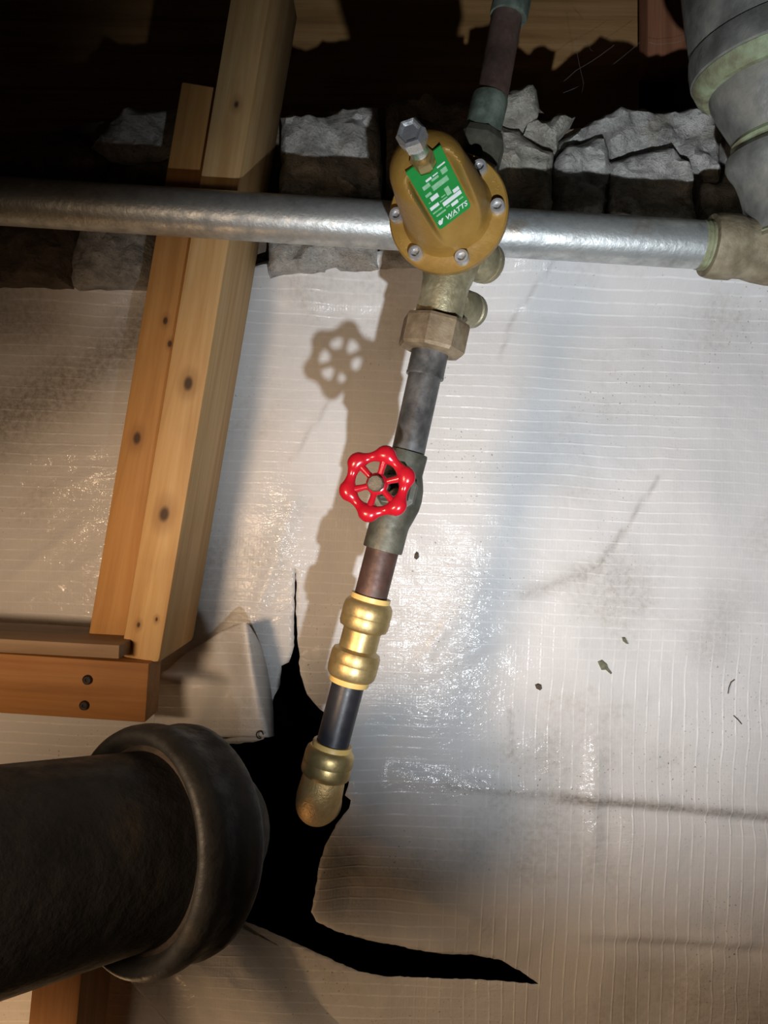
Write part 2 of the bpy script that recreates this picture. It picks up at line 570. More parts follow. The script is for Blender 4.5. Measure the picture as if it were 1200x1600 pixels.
def stone(poly, D, mat, depth=0.07, rough=0.009, step=8, seed=0.0, tilt=(0, 0)):
    xs = [p[0] for p in poly]
    ys = [p[1] for p in poly]
    cx, cy = sum(xs) / len(xs), sum(ys) / len(ys)
    # roughen the outline
    ring = []
    n = len(poly)
    for i in range(n):
        a, b = poly[i], poly[(i + 1) % n]
        L = math.hypot(b[0] - a[0], b[1] - a[1])
        k = max(1, int(L / 11))
        for s in range(k):
            u = s / k
            x = a[0] + (b[0] - a[0]) * u
            y = a[1] + (b[1] - a[1]) * u
            x += noise3(x / 14, y / 14, seed) * 3.0
            y += noise3(x / 14, y / 14, seed + 9) * 3.0
            ring.append((x, y))
    m = len(ring)
    pts = [Vector(p) for p in ring]
    edges = [(i, (i + 1) % m) for i in range(m)]
    y = min(ys) + step / 2
    while y < max(ys):
        x = min(xs) + step / 2
        while x < max(xs):
            if inside(ring, x, y) and polydist(x, y, ring) > step * 0.55:
                pts.append(Vector((x + random.uniform(-2, 2), y + random.uniform(-2, 2))))
            x += step
        y += step
    co, _, fa, _, _, _ = delaunay_2d_cdt(pts, edges, [], 0, 1e-5)
    vs = []
    for c in co:
        d = polydist(c.x, c.y, ring)
        rnd = 0.012 * (1 - min(1, d / 16)) ** 2
        nz = rough * (noise3(c.x / 45, c.y / 45, seed) * 1.6 + noise3(c.x / 16, c.y / 16, seed + 3) * 0.8 + noise3(c.x / 7, c.y / 7, seed + 5) * 0.35)
        dd = D + rnd - nz + tilt[0] * (c.x - cx) + tilt[1] * (c.y - cy)
        vs.append(P(c.x, c.y, D) + Vector((0, dd - D, 0)))
    fs = [tuple(f) for f in fa if inside(ring, sum(co[i].x for i in f) / 3, sum(co[i].y for i in f) / 3)]
    # ring verts keep their order at the head of co
    base = len(vs)
    for i in range(m):
        vs.append(vs[i] + Vector((0, depth, 0)))
    for i in range(m):
        j = (i + 1) % m
        fs.append((i, base + i, base + j, j))
    fs.append(tuple(base + i for i in range(m)))
    o = obj('stone', vs, fs, mat, wall, 50)
    return o

A_, B_, C_ = M['stone_a'], M['stone_b'], M['stone_c']
stones = [
    ([(768, 138), (797, 129), (836, 124), (846, 150), (844, 175), (822, 184), (787, 177), (766, 182)], 0.845, B_, 0),
    ([(850, 188), (874, 170), (906, 172), (890, 189), (874, 210), (873, 229), (846, 206), (824, 196), (826, 188)], 0.852, B_, 1),
    ([(762, 190), (786, 182), (815, 192), (846, 214), (870, 233), (866, 262), (862, 350), (762, 350)], 0.843, B_, 2),
    ([(875, 238), (896, 218), (934, 204), (950, 204), (955, 244), (957, 284), (950, 345), (869, 345), (870, 262)], 0.846, A_, 3),
    ([(878, 226), (882, 206), (927, 182), (969, 164), (997, 161), (1025, 168), (1060, 163), (1116, 159), (1131, 182), (1134, 245), (1131, 275), (1096, 262), (1078, 248), (1054, 223), (998, 231), (958, 241), (953, 200), (934, 200), (896, 212)], 0.852, A_, 4),
    ([(959, 247), (997, 235), (1053, 227), (1078, 252), (1090, 292), (1096, 350), (958, 350)], 0.840, A_, 5),
    ([(1100, 270), (1140, 282), (1142, 200), (1136, 165), (1190, 158), (1260, 165), (1330, 150), (1330, 350), (1100, 350)], 0.862, A_, 6),
    ([(438, 176), (455, 172), (472, 180), (520, 162), (568, 156), (590, 165), (598, 250), (596, 302), (434, 304)], 0.850, A_, 7),
    ([(602, 154), (650, 142), (700, 150), (758, 152), (758, 300), (604, 302)], 0.855, C_, 8),
    ([(416, 310), (500, 306), (588, 308), (590, 414), (416, 420)], 0.848, A_, 9),
    ([(592, 308), (680, 306), (760, 306), (760, 410), (593, 414)], 0.852, A_, 10),
    ([(150, 200), (168, 180), (200, 160), (240, 160), (275, 156), (302, 160), (298, 200), (296, 242), (240, 240), (160, 236), (135, 222)], 0.852, A_, 11),
    ([(28, 262), (40, 232), (66, 212), (110, 196), (134, 220), (160, 240), (150, 296), (30, 296)], 0.858, C_, 12),
    ([(-80, 250), (-40, 258), (0, 256), (24, 262), (28, 298), (-80, 300)], 0.856, C_, 13),
    ([(156, 298), (166, 242), (300, 246), (308, 304), (306, 330), (160, 330)], 0.860, C_, 14),
    ([(-90, 304), (20, 302), (105, 302), (112, 350), (100, 440), (-90, 438)], 0.852, C_, 15),
    ([(112, 340), (240, 336), (236, 395), (230, 436), (104, 440)], 0.848, A_, 16),
    ([(244, 336), (400, 300), (420, 420), (238, 434)], 0.912, A_, 17),
    ([(862, 356), (1000, 354), (1100, 354), (1330, 356), (1330, 408), (862, 402)], 0.856, A_, 18),
]
for poly, D, mat, sd in stones:
    stone(poly, D - 0.052, mat, 0.11, seed=sd * 7.7 + 1)
# plainer stones outside the frame
for k, (x0, x1, y0, y1) in enumerate([(-330, -96, 225, 330), (-330, -96, 336, 438), (-560, -336, 190, 320), (-560, -336, 326, 438), (1336, 1560, 160, 300), (1336, 1560, 306, 412)]):
    stone([(x0, y0 + 12), (x0 + 60, y0), (x1 - 50, y0 + 6), (x1, y0 + 16), (x1 - 4, y1), (x0 + 6, y1)], 0.80, (A_, C_)[k % 2], step=16, seed=200 + k * 3.1)

# timbers behind the top of the wall
WDOWN = V(0, 1, 0)
rim = board('rim_joist', P(-700, 60, 1.20), P(1000, 82, 1.20), V(0, 1, 0), 0.50, Vector((0, 1, 0)), 0.045, M['old_wood'])
tag(rim, 'brown weathered rim joist with slanting grain high behind the stone wall top', 'joist')
bl = board('wood_block', P(1046, -260, 1.12), P(1047, 106, 1.12), V(1, 0, 0), 0.068, Vector((0, 1, 0)), 0.04, M['red_wood'])
tag(bl, 'short reddish board hanging down between rim joist and grey drain stack', 'board')
rim2 = board('rim_joist', P(1075, 60, 1.22), P(1900, 110, 1.22), V(0, 1, 0), 0.50, Vector((0, 1, 0)), 0.045, M['grey_wood'])
tag(rim2, 'dark old rim joist behind the grey drain stack in the top right corner', 'joist')

# ------------------------------------------------------------------ sheet
hole = [(462, 885), (464, 915), (463, 960), (466, 1008), (472, 1050), (482, 1080), (496, 1097), (508, 1108), (520, 1150), (536, 1195), (546, 1216), (540, 1236), (549, 1243), (546, 1256),
        (530, 1276), (511, 1310), (501, 1340), (493, 1390), (488, 1414), (496, 1429), (530, 1445), (580, 1456), (650, 1469), (740, 1483), (782, 1494), (816, 1517),
        (842, 1537), (780, 1530), (700, 1526), (600, 1523), (560, 1515), (500, 1490), (440, 1464), (380, 1440), (345, 1425), (318, 1400),
        (318, 1165), (395, 1160), (412, 1155), (424, 1132), (427, 1092), (438, 1070), (440, 1040), (452, 1034), (460, 1008), (460, 960), (461, 915)]
top_edge = [(-900, 440), (-300, 438), (0, 437), (120, 440), (240, 434), (330, 428), (400, 420), (440, 416), (480, 412), (530, 414), (580, 409), (640, 407), (720, 404), (800, 402), (1000, 404), (1200, 408), (1500, 420), (2100, 430)]
outer = top_edge + [(2100, 1300), (2100, 2080), (1200, 2150), (600, 2200), (0, 2290), (-900, 2400), (-900, 1300)]
ridges = [  # from, to, height(m, + towards the camera), half width px
    ((640, 1050), (760, 905), 0.0022, 9), ((652, 1065), (705, 950), 0.0016, 7), ((640, 1068), (800, 985), 0.0022, 8), ((700, 1040), (790, 1000), 0.0015, 7),
    ((670, 1000), (740, 925), -0.0015, 8), ((600, 1205), (700, 1222), 0.003, 12), ((700, 1222), (860, 1240), 0.004, 11), ((860, 1240), (1300, 1285), 0.004, 10),
    ((880, 1255), (1300, 1300), -0.006, 14), ((930, 1150), (925, 1350), 0.003, 14), ((900, 1455), (1230, 1478), 0.0035, 10), ((900, 1470), (1230, 1494), -0.0035, 12),
    ((640, 1395), (760, 1440), 0.0025, 10), ((0, 920), (150, 805), 0.0025, 10), ((0, 965), (190, 850), 0.0018, 8), ((60, 780), (165, 735), 0.0022, 9), ((0, 720), (180, 700), 0.0012, 9),
    ((430, 860), (470, 760), 0.0025, 12), ((400, 960), (440, 850), 0.0018, 9), ((455, 720), (560, 560), 0.0012, 6), ((780, 560), (860, 420), 0.0018, 7),
    ((930, 880), (1060, 720), -0.0015, 9), ((760, 950), (930, 880), 0.0012, 8), ((200, 1520), (420, 1570), 0.0025, 8), ((230, 1545), (380, 1610), 0.0025, 8),
    ((1060, 1535), (1200, 1600), 0.002, 9), ((430, 1000), (400, 1020), 0.002, 9), ((150, 500), (60, 640), 0.0015, 18), ((540, 1300), (640, 1330), 0.0015, 10),
]
curl_line = [(470, 1050), (496, 1100), (530, 1185), (548, 1245), (511, 1310), (493, 1390), (490, 1418), (530, 1445), (650, 1469), (782, 1494), (842, 1537)]
low_lip = [(842, 1537), (780, 1530), (700, 1526), (600, 1523), (560, 1515), (500, 1490), (440, 1464), (380, 1440), (318, 1400), (318, 1165), (412, 1155), (427, 1092), (440, 1040), (459, 1008)]
def sheet_off(x, y):
    """how far the sheet stands off its plane towards the camera, metres"""
    o = 0.007 * noise3(x / 380, y / 380, 1.7) + 0.0035 * noise3(x / 120, y / 120, 5.1) + 0.0010 * noise3(x / 42, y / 42, 8.1)
    for a, b, h, w in ridges:
        d, s = segdist(x, y, a, b)
        if d < 3 * w:
            o += h * math.exp(-(d / w) ** 2) * min(1, 4 * s + .15, 4 * (1 - s) + .15)
    if 380 < x < 900 and 980 < y < 1640:
        d = polydist(x, y, curl_line, False)
        if d < 110 and polydist(x, y, low_lip, False) > d - 0.01:
            # only the upper right lip lifts; it stands proud of the lower sheet
            o += 0.014 * math.exp(-(d / 42) ** 2) * max(0.0, min(1.0, (842 - x) / 160.0))
    o += 0.003 * math.exp(-((x - 180) ** 2 + (y - 492) ** 2) / 70.0) - 0.0016 * math.exp(-((x - 180) ** 2 + (y - 492) ** 2) / 14.0)
    # the top hem is drawn forward over the stones
    ht = max(0.0, 1 - (y - 405) / 95.0)
    ht = min(ht, 1.0)
    o += 0.034 * ht * ht * (3 - 2 * ht) * max(0.0, min(1.0, (abs(x - 315) - 60) / 100.0))
    return o
def grime_shade_at(x, y):
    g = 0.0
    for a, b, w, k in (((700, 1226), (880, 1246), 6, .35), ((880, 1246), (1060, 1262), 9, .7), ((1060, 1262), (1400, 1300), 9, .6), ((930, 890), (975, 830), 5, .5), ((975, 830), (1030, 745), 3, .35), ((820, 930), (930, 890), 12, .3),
                       ((782, 560), (800, 500), 3, .3), ((800, 500), (862, 412), 3, .3), ((455, 720), (520, 620), 3, .25), ((798, 1110), (800, 1180), 3, .35), ((60, 640), (235, 500), 42, .62), ((-80, 700), (100, 600), 60, .66), ((-60, 480), (60, 500), 60, .5), ((960, 880), (1000, 930), 30, .18), ((1130, 950), (1110, 1010), 40, .25)):  # wide strokes at upper left paint a soft shadow, the others are dirt
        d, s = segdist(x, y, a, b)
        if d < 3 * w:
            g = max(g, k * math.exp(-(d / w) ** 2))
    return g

def build_sheet():
    pts, edges = [], []
    def ring(poly, step):
        idx = []
        n = len(poly)
        for i in range(n):
            a, b = poly[i], poly[(i + 1) % n]
            L = math.hypot(b[0] - a[0], b[1] - a[1])
            k = max(1, int(L / step))
            for s in range(k):
                u = s / k
                jx = jy = 0
                if s:
                    jx, jy = random.uniform(-0.8, .8), random.uniform(-0.8, .8)
                idx.append(len(pts))
                pts.append(Vector((a[0] + (b[0] - a[0]) * u + jx, a[1] + (b[1] - a[1]) * u + jy)))
        for i in range(len(idx)):
            edges.append((idx[i], idx[(i + 1) % len(idx)]))
        return [tuple(pts[i]) for i in idx]
    ho = ring(hole, 6)
    ou = ring(outer, 9)
    def top_at(x):
        for (a, b) in zip(top_edge, top_edge[1:]):
            if a[0] <= x <= b[0]:
                return a[1] + (b[1] - a[1]) * (x - a[0]) / (b[0] - a[0])
        return 450
    st = 7.0
    y = 404.0
    row = 0
    while y < 1640:
        x = -40.0 + (st / 2 if row % 2 else 0)
        while x < 1240:
            if y > top_at(x) + 4 and not inside(hole, x, y):
                if not (300 < x < 860 and 860 < y < 1545) or polydist(x, y, hole) > 3.0:
                    pts.append(Vector((x, y)))
            x += st
        y += st
        row += 1
    st = 44.0
    y = 460.0
    while y < 2380:
        x = -880.0
        while x < 2090:
            if not (-55 < x < 1255 and y < 1660) and inside(outer, x, y) and polydist(x, y, outer) > 20:
                pts.append(Vector((x, y)))
            x += st
        y += st
    co, _, fa, _, _, _ = delaunay_2d_cdt(pts, edges, [], 0, 1e-5)
    vs = [P(c.x, c.y, SD) - Vector((0, sheet_off(c.x, c.y), 0)) for c in co]
    fs = []
    for f in fa:
        mx = sum(co[i].x for i in f) / 3
        my = sum(co[i].y for i in f) / 3
        if inside(ou, mx, my) and not inside(ho, mx, my):
            fs.append(tuple(f))
    used = sorted({i for f in fs for i in f})
    rm = {i: k for k, i in enumerate(used)}
    return [vs[i] for i in used], [tuple(rm[i] for i in f) for f in fs], [(co[i].x, co[i].y) for i in used]

def scrim_uv(o, px):
    me = o.data
    uv = me.uv_layers.new(name='scrim')
    a = math.radians(2.4)
    k = SD / F
    for lp in me.loops:
        x, y = px[lp.vertex_index]
        uv.data[lp.index].uv = ((x * math.cos(a) + y * math.sin(a)) * k, (-x * math.sin(a) + y * math.cos(a)) * k)
    at = me.attributes.new('grime_shade', 'FLOAT', 'POINT')
    at.data.foreach_set('value', [grime_shade_at(x, y) for x, y in px])
    ck = me.attributes.new('crinkle', 'FLOAT', 'POINT')
    blobs = [(110, 820, 90, 70), (60, 740, 80, 50), (160, 890, 60, 60), (440, 850, 26, 90), (405, 960, 20, 40), (690, 990, 60, 60), (740, 930, 50, 60), (740, 1060, 60, 40), (700, 1110, 60, 40), (860, 1180, 40, 30),
             (660, 1220, 80, 18), (800, 1235, 90, 14), (930, 1200, 14, 70), (930, 1310, 14, 60), (980, 1300, 20, 50), (545, 1430, 30, 30), (1140, 1560, 60, 40), (300, 1560, 90, 40), (750, 1450, 40, 20), (770, 1545, 60, 20), (380, 1130, 40, 30), (60, 940, 70, 20)]
    def crinkle(x, y):
        return min(1.0, sum(math.exp(-((x - bx) / rx) ** 2 - ((y - by) / ry) ** 2) for bx, by, rx, ry in blobs))
    ck.data.foreach_set('value', [crinkle(x, y) for x, y in px])
    rb = me.attributes.new('ribs', 'FLOAT', 'POINT')
    def ribs(x, y):
        a_ = max(0.0, min(1.0, (y - 960) / 140.0)) * max(0.0, min(1.0, (x - 620) / 160.0))
        return 0.12 + 0.88 * a_
    rb.data.foreach_set('value', [ribs(x, y) for x, y in px])

def thicken(o, t):
    s = o.modifiers.new('thickness', 'SOLIDIFY')
    s.thickness = t
    s.offset = 0

sv, sf, spx = build_sheet()
me_loc = Vector((0, SD, 0.0))
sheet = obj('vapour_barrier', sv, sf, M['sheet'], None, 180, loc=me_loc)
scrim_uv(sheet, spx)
thicken(sheet, 0.0006)
tag(sheet, 'white reinforced plastic sheet covering the wall below the stones, torn near the black pipe', 'plastic sheet')

def patch(name, rows, sub, parent, amp=0.0015, seed=0):
    """rows of (px, py, depth) control points refined bilinearly into a crumpled sheet piece"""
    R, Cn = len(rows), len(rows[0])
    H, W = (R - 1) * sub + 1, (Cn - 1) * sub + 1
    def cr(p0, p1, p2, p3, t):
        return [0.5 * (2 * b + (c - a) * t + (2 * a - 5 * b + 4 * c - d) * t * t + (3 * b - a - 3 * c + d) * t ** 3) for a, b, c, d in zip(p0, p1, p2, p3)]
    def at_(lst, f):
        i = min(int(f), len(lst) - 2)
        return cr(lst[max(i - 1, 0)], lst[i], lst[i + 1], lst[min(i + 2, len(lst) - 1)], f - i)
    vs, px = [], []
    for i in range(H):
        for j in range(W):
            p = at_([at_(r, j / sub) for r in rows], i / sub)
            n = amp * (noise3(p[0] / 22, p[1] / 22, seed) + 0.5 * noise3(p[0] / 9, p[1] / 9, seed + 4))
            vs.append(P(p[0], p[1], p[2] + n))
            px.append((p[0] * 1.0, p[1] * 1.0))
    fs = [(i * W + j, i * W + j + 1, (i + 1) * W + j + 1, (i + 1) * W + j) for i in range(H - 1) for j in range(W - 1)]
    o = obj(name, vs, fs, M['sheet'], parent, 180)
    scrim_uv(o, px)
    thicken(o, 0.0008)
    return o
fl = patch('folded_flap', [
    [(290, 1022, .835), (325, 1000, .822), (352, 983, .806), (382, 973, .775), (396, 988, .800), (408, 1010, .836)],
    [(262, 1046, .815), (318, 1045, .812), (358, 1045, .800), (392, 1045, .762), (408, 1045, .800), (418, 1050, .836)],
    [(250, 1062, .776), (315, 1072, .772), (360, 1084, .778), (402, 1094, .758), (416, 1096, .800), (426, 1100, .838)],
    [(236, 1160, .796), (300, 1160, .793), (345, 1152, .780), (412, 1152, .764), (420, 1152, .800), (428, 1150, .838)]], 9, sheet, seed=2)
fl['label'] = 'crumpled flap of the sheet folded outward beside the post foot'
ov = patch('overlap_fold', [
    [(184, 1509, .812), (240, 1482, .808), (330, 1436, .818), (420, 1470, .838), (520, 1520, .856)],
    [(214, 1545, .812), (300, 1530, .800), (400, 1530, .812), (480, 1545, .838), (600, 1560, .856)],
    [(262, 1600, .812), (340, 1600, .806), (440, 1600, .814), (540, 1605, .838), (680, 1605, .856)],
    [(330, 1690, .814), (420, 1690, .812), (520, 1690, .818), (640, 1690, .840), (780, 1690, .858)]], 10, sheet, seed=11)
ov['label'] = 'loose lower layer of the sheet under the black pipe'

# ------------------------------------------------------------------ timber post
UPX = V(0.165, 1, 0).normalized()      # post direction as seen
def post_pt(px, py, D):
    return P(px, py, D)
post = thing('timber_post', 'upright pine post of two doubled boards, left of the valves', 'post', P(215, 1030, 0.76))
XR = V(1, -0.165, 0).normalized()
# front board: left edge (365,0)-(190,1030), corner edge (418,0)-(247,1035), in local X from bottom to top
fa_, fb_ = P(217, 1033, 0.703), P(410, -120, 0.703)
fl_ = (fb_ - fa_).length
def kx(py):
    return -fl_ / 2 + fl_ * (1033 - py) / (1033 + 120.0)
M['pine_front'] = wood_mat('pine_front_board', *PINE, knots=[
    (kx(598), 0.003, 0.0, 0.0062), (kx(803), 0.001, 0.0, 0.0072), (kx(978), -0.006, 0.0, 0.0026), (kx(965), 0.010, 0.0, 0.002),
    (kx(535), -0.019, 0.075, 0.008), (kx(612), -0.019, 0.055, 0.006), (kx(605), -0.019, 0.085, 0.005), (kx(815), -0.019, 0.09, 0.006), (kx(870), -0.019, 0.045, 0.006), (kx(920), -0.019, 0.05, 0.008),
    (kx(190), -0.019, 0.05, 0.008), (kx(162), 0.004, 0.0, 0.004)])
b1 = board('board', fa_, fb_, XR, 0.0392, Vector((0, 1, 0)), 0.127, M['pine_front'], post, 0.0055)
ba_, bb_ = P(166, 1010, 0.722), P(314, 132, 0.722)
bl_ = (bb_ - ba_).length
def kx2(py):
    return -bl_ / 2 + bl_ * (1010 - py) / (1010 - 132.0)
M['pine_back'] = wood_mat('pine_back_board', (0.35, 0.167, 0.048), (0.45, 0.238, 0.077), (0.51, 0.29, 0.108), knots=[
    (kx2(500), 0.004, 0, 0.003), (kx2(685), -0.004, 0.0, 0.0055), (kx2(534), 0.012, 0, 0.0025)])
b2 = board('board', ba_, bb_, XR, 0.0385, Vector((0, 1, 0)), 0.106, M['pine_back'], post, 0.002)

# shelf plank and the rail under it
pl = board('shelf_plank', P(-420, 986, 0.672), P(186, 1019, 0.672), V(0, 1, 0), 0.0125, Vector((0, 1, 0)), 0.085, M['plank'], None, 0.001)
tag(pl, 'thin dusty plank lying flat against the left side of the post foot', 'plank')
rail = thing('wood_rail', 'orange pine rail with two dark screws under the flat plank', 'board', P(100, 1120, 0.70))
M['pine_rail'] = wood_mat('pine_rail', (0.26, 0.11, 0.028), (0.35, 0.16, 0.048), (0.40, 0.20, 0.068))
board('board', P(-420, 1040, 0.692), P(230, 1083, 0.692), V(0, 1, 0), 0.056, Vector((0, 1, 0)), 0.04, M['pine_rail'], rail, 0.002)
for (x, y) in ((137, 1062), (132, 1102)):
    c = P(x, y, 0.6915)
    vs, fs = lathe(frame(c, V(0, 0, -1)), [(0.0046, 0), (0.0046, 0.0012), (0.0034, 0.0024), (0.0016, 0.0024), (0.0014, 0.001)], 20)
    obj('screw', vs, fs, M['screw'], rail)
lp = board('lower_stud', P(93, 1485, 0.70), P(58, 1850, 0.70), XR, 0.046, Vector((0, 1, 0)), 0.09, M['pine_rail'], None, 0.002)
tag(lp, 'orange pine stud going down below the big black pipe', 'stud')

# ------------------------------------------------------------------ galvanised pipe
gp = thing('galvanised_pipe', 'long shiny galvanised steel pipe crossing in front of the post', 'pipe', P(600, 365, 0.66))
ga, gb = P(-420, 288, 0.679), P(1112, 384, 0.676)
vs, fs = rod(ga, gb, 0.0212, 48)
obj('pipe', vs, fs, M['galv'], gp)
d = (gb - ga).normalized()
vs, fs = between(gb - d * 0.012, gb - d * 0.001, lambda L: [(0.0213, 0), (0.0218, 0.001), (0.0214, 0.003), (0.0220, 0.0045), (0.0215, 0.0065), (0.0221, 0.008), (0.0216, L)], 48)
o = obj('thread', vs, fs, M['drain_green'], gp)
o['label'] = 'greenish threaded pipe end'

# ------------------------------------------------------------------ drain stack on the right
ds = thing('drain_stack', 'thick grey green drain pipe with brown tee at the right edge', 'drain pipe', P(1215, 430, 0.655))
tc = P(1232, 398, 0.676)
h0 = gb - d * 0.004
vs, fs = between(h0, tc + d * 0.10, lambda L: [(0.0225, 0), (0.0272, 0.0005), (0.0284, 0.005), (0.0290, 0.012), (0.0286, 0.024), (0.0268, 0.028), (0.0268, 0.036), (0.0290, 0.046), (0.0305, 0.06), (0.0305, L - 0.03), (0.028, L)], 48)
obj('tee', vs, fs, M['tee'], ds)
ax0, ax1 = P(1240, 400, 0.668), P(1212, -60, 0.655)
ad = (ax1 - ax0).normalized()
L0 = (ax1 - ax0).length
def at_y(py):
    """distance along the stack axis at a photo row"""
    lo, hi = 0.0, 1.0
    for _ in range(40):
        m = (lo + hi) / 2
        q = ax0 + (ax1 - ax0) * m
        cy = (q - CAM).dot(V(0, 1, 0)) / q.y * F
        if 800 - cy > py:
            lo = m
        else:
            hi = m
    return lo * L0
fr = frame(ax0, ad)
def px_r(px, D):
    return px / F * D
def dl(name, mat, prof):
    """profile by photo row of the axis and half width in pixels"""
    o = obj(name, *lathe(fr, [(px_r(h, 0.66), at_y(y)) for h, y in prof], 56), mat, ds)
    return o
dl('tee_socket', M['tee'], [(60, 398), (70, 384), (73, 372), (68, 360)])
dl('solder_ring', M['drain_green'], [(60, 376), (69, 370), (71, 363), (62, 356)])
dl('bell_fitting', M['drain'], [(60, 372), (67, 358), (66, 335), (68, 312), (72, 290), (78, 270), (86, 256), (90, 246), (88, 234), (80, 226), (72, 224)])
dl('solder_ring', M['drain_green'], [(68, 232), (77, 227), (76, 220), (80, 216), (76, 208)])
dl('reducer', M['drain'], [(70, 230), (75, 214), (84, 195), (98, 165), (106, 142), (108, 122), (108, 100)])
dl('solder_ring', M['drain_green'], [(104, 132), (116, 131), (126, 122), (131, 108), (129, 102)])
dl('hub_collar', M['drain'], [(126, 110), (133, 104), (135, 82), (134, 66), (129, 62)])
dl('hub', M['drain'], [(125, 70), (131, 60), (135, 20), (137, -20), (138, -58)])
vs, fs = rod(ax1 - ad * 0.01, ax1 + ad * 0.35, px_r(136, 0.66), 56)
obj('pipe', vs, fs, M['drain'], ds)

# ------------------------------------------------------------------ riser
RD = 0.60
def Q(px, py, D=RD):
    return P(px, py, D)
# upper copper pipe
up = thing('copper_pipe', 'dull brown copper pipe rising from the regulator to the ceiling', 'pipe', Q(763, 185))
vs, fs = rod(Q(762, 190), Q(828, -170), 0.0127)
obj('pipe', vs, fs, M['copper_brown'], up)
vs, fs = between(Q(794, 28), Q(803, -12), lambda L: [(0.0132, 0), (0.0150, 0.0005), (0.0155, 0.003), (0.0152, L - 0.002), (0.0135, L)], 36)
o = obj('coupling', vs, fs, M['patina'], up)
o['label'] = 'green tarnished coupling'
vs, fs = between(Q(752, 212), Q(766, 152), lambda L: [(0.0150, 0), (0.0150, L - 0.003), (0.0145, L - 0.0005), (0.0128, L)], 36)
obj('adapter', vs, fs, M['patina'], up)

# pressure regulator
FC = P(702, 338, 0.575)
reg = thing('pressure_regulator', 'golden water pressure regulator with green label and steel bolts', 'valve', Q(676, 560))
n = V(-0.27, -0.01, -1).normalized()
u = V(0.55, -0.83, 0)
u = (u - n * u.dot(n)).normalized()
w = n.cross(u)
fr = (FC, u, w, n)
# cast body behind the flange and along the pipe
vs, fs = lathe(fr, [(0.022, -0.052), (0.030, -0.048), (0.034, -0.040), (0.036, -0.025), (0.0405, -0.010), (0.0415, -0.003), (0.040, 0.0)], 48)
b1_ = merge((vs, fs), between(Q(684, 499, 0.602), Q(742, 250, 0.602), lambda L: [(0.0186, 0), (0.0194, 0.0015), (0.0194, L * 0.22), (0.024, L * 0.36), (0.026, L * 0.5), (0.024, L * 0.65), (0.0190, L * 0.8), (0.019, L)], 40))
obj('body', *b1_, M['bronze'], reg)
for (a, b, r) in ((Q(712, 478, 0.612), Q(738, 486, 0.640), 0.0155), (Q(735, 400, 0.600), Q(762, 412, 0.622), 0.0175)):
    vs, fs = between(a, b, lambda L: [(r * 0.8, 0), (r, L * 0.3), (r, L * 0.62), (r * 0.9, L * 0.64), (r * 0.9, L * 0.72), (r, L * 0.74), (r * 0.96, L * 0.97), (r * 0.8, L)], 32)
    obj('plug', vs, fs, M['bronze'], reg)
# flange
vs, fs = lathe(fr, [(0.040, -0.002), (0.0452, -0.001), (0.0462, 0.001), (0.0462, 0.0075), (0.0450, 0.0092), (0.0365, 0.0098), (0.033, 0.0115), (0.030, 0.0115)], 80)
obj('flange', vs, fs, M['gold'], reg)
# bell with a flat sunk into it for the label
prof = [(0.0375, 0.006), (0.0352, 0.010), (0.0338, 0.014), (0.0325, 0.020)]
for k in range(1, 34):
    tt = 0.020 + 0.0625 * k / 33
    prof.append((0.0325 - 0.0065 * (k / 33) ** 1.3, tt))
for k in range(1, 13):
    a = k / 12 * math.pi / 2
    prof.append((0.0065 + 0.0195 * math.cos(a), 0.0825 + 0.0175 * math.sin(a)))
prof.append((0.001, 0.100))
vs, fs = lathe(fr, prof, 240)
la = n * 0.045 + u * 0.0216
lu = (n * 0.060 - u * 0.0216).normalized()
lm = (u * 0.060 + n * 0.0216).normalized()
lr = lu.cross(lm)
HW = 0.0142
for i, p in enumerate(vs):
    q = p - FC
    s = q.dot(lr)
    if abs(s) < HW + 0.0050:
        e = (q - la).dot(lm)
        if e > 0:
            k = min(1.0, (HW + 0.0050 - abs(s)) / 0.0050)
            vs[i] = p - lm * e * k * k * (3 - 2 * k)
obj('bell', vs, fs, M['gold'], reg, 30)
# label plate and its print, local frame: lr right, lu up, lm out
LB = FC + la + lm * 0.0004
def lab(name, poly, z, mat, parent, th=0.0003):
    k = len(poly)
    vs = [LB + lr * x + lu * y + lm * (z - th) for x, y in poly] + [LB + lr * x + lu * y + lm * z for x, y in poly]
    fs = [tuple(range(k - 1, -1, -1)), tuple(range(k, 2 * k))] + [(i, (i + 1) % k, k + (i + 1) % k, k + i) for i in range(k)]
    return obj(name, vs, fs, mat, parent, 0)
X0, X1, Y0, Y1 = -0.0135, 0.0135, -0.001, 0.0605
plate = lab('label_plate', [(X0 + .0015, Y0), (X1 - .0015, Y0), (X1, Y0 + .0015), (X1, Y1), (0.0078, Y1), (0.0062, Y1 - .010), (0.0, Y1 - .0135), (-0.0062, Y1 - .010), (-0.0078, Y1), (X0, Y1), (X0, Y0 + .0015)], 0.0008, M['green'], reg, 0.0010)
plate['label'] = 'green label plate with white print'
def rect(x0, y0, x1, y1):
    return [(x0, y0), (x1, y0), (x1, y1), (x0, y1)]
zt = 0.00105
def text(body, size, x, y, mat, parent, shear=0.0, bold=0.0, sx=1.0):
    cu = bpy.data.curves.new('lettering', 'FONT')
    cu.body = body
    cu.size = size
    cu.shear = shear
    cu.offset = bold
    cu.extrude = 0.0
    cu.resolution_u = 3
    to = bpy.data.objects.new('lettering', cu)
    COL.objects.link(to)
    bpy.context.view_layer.update()
    me = bpy.data.meshes.new_from_object(to.evaluated_get(bpy.context.evaluated_depsgraph_get()))
    vs = [LB + lr * (x + v.co.x * sx) + lu * (y + v.co.y) + lm * zt for v in me.vertices]
    fs = [tuple(p.vertices) for p in me.polygons]
    bpy.data.objects.remove(to)
    bpy.data.meshes.remove(me)
    o = obj('lettering', vs, fs, mat, parent, 0)
    return o
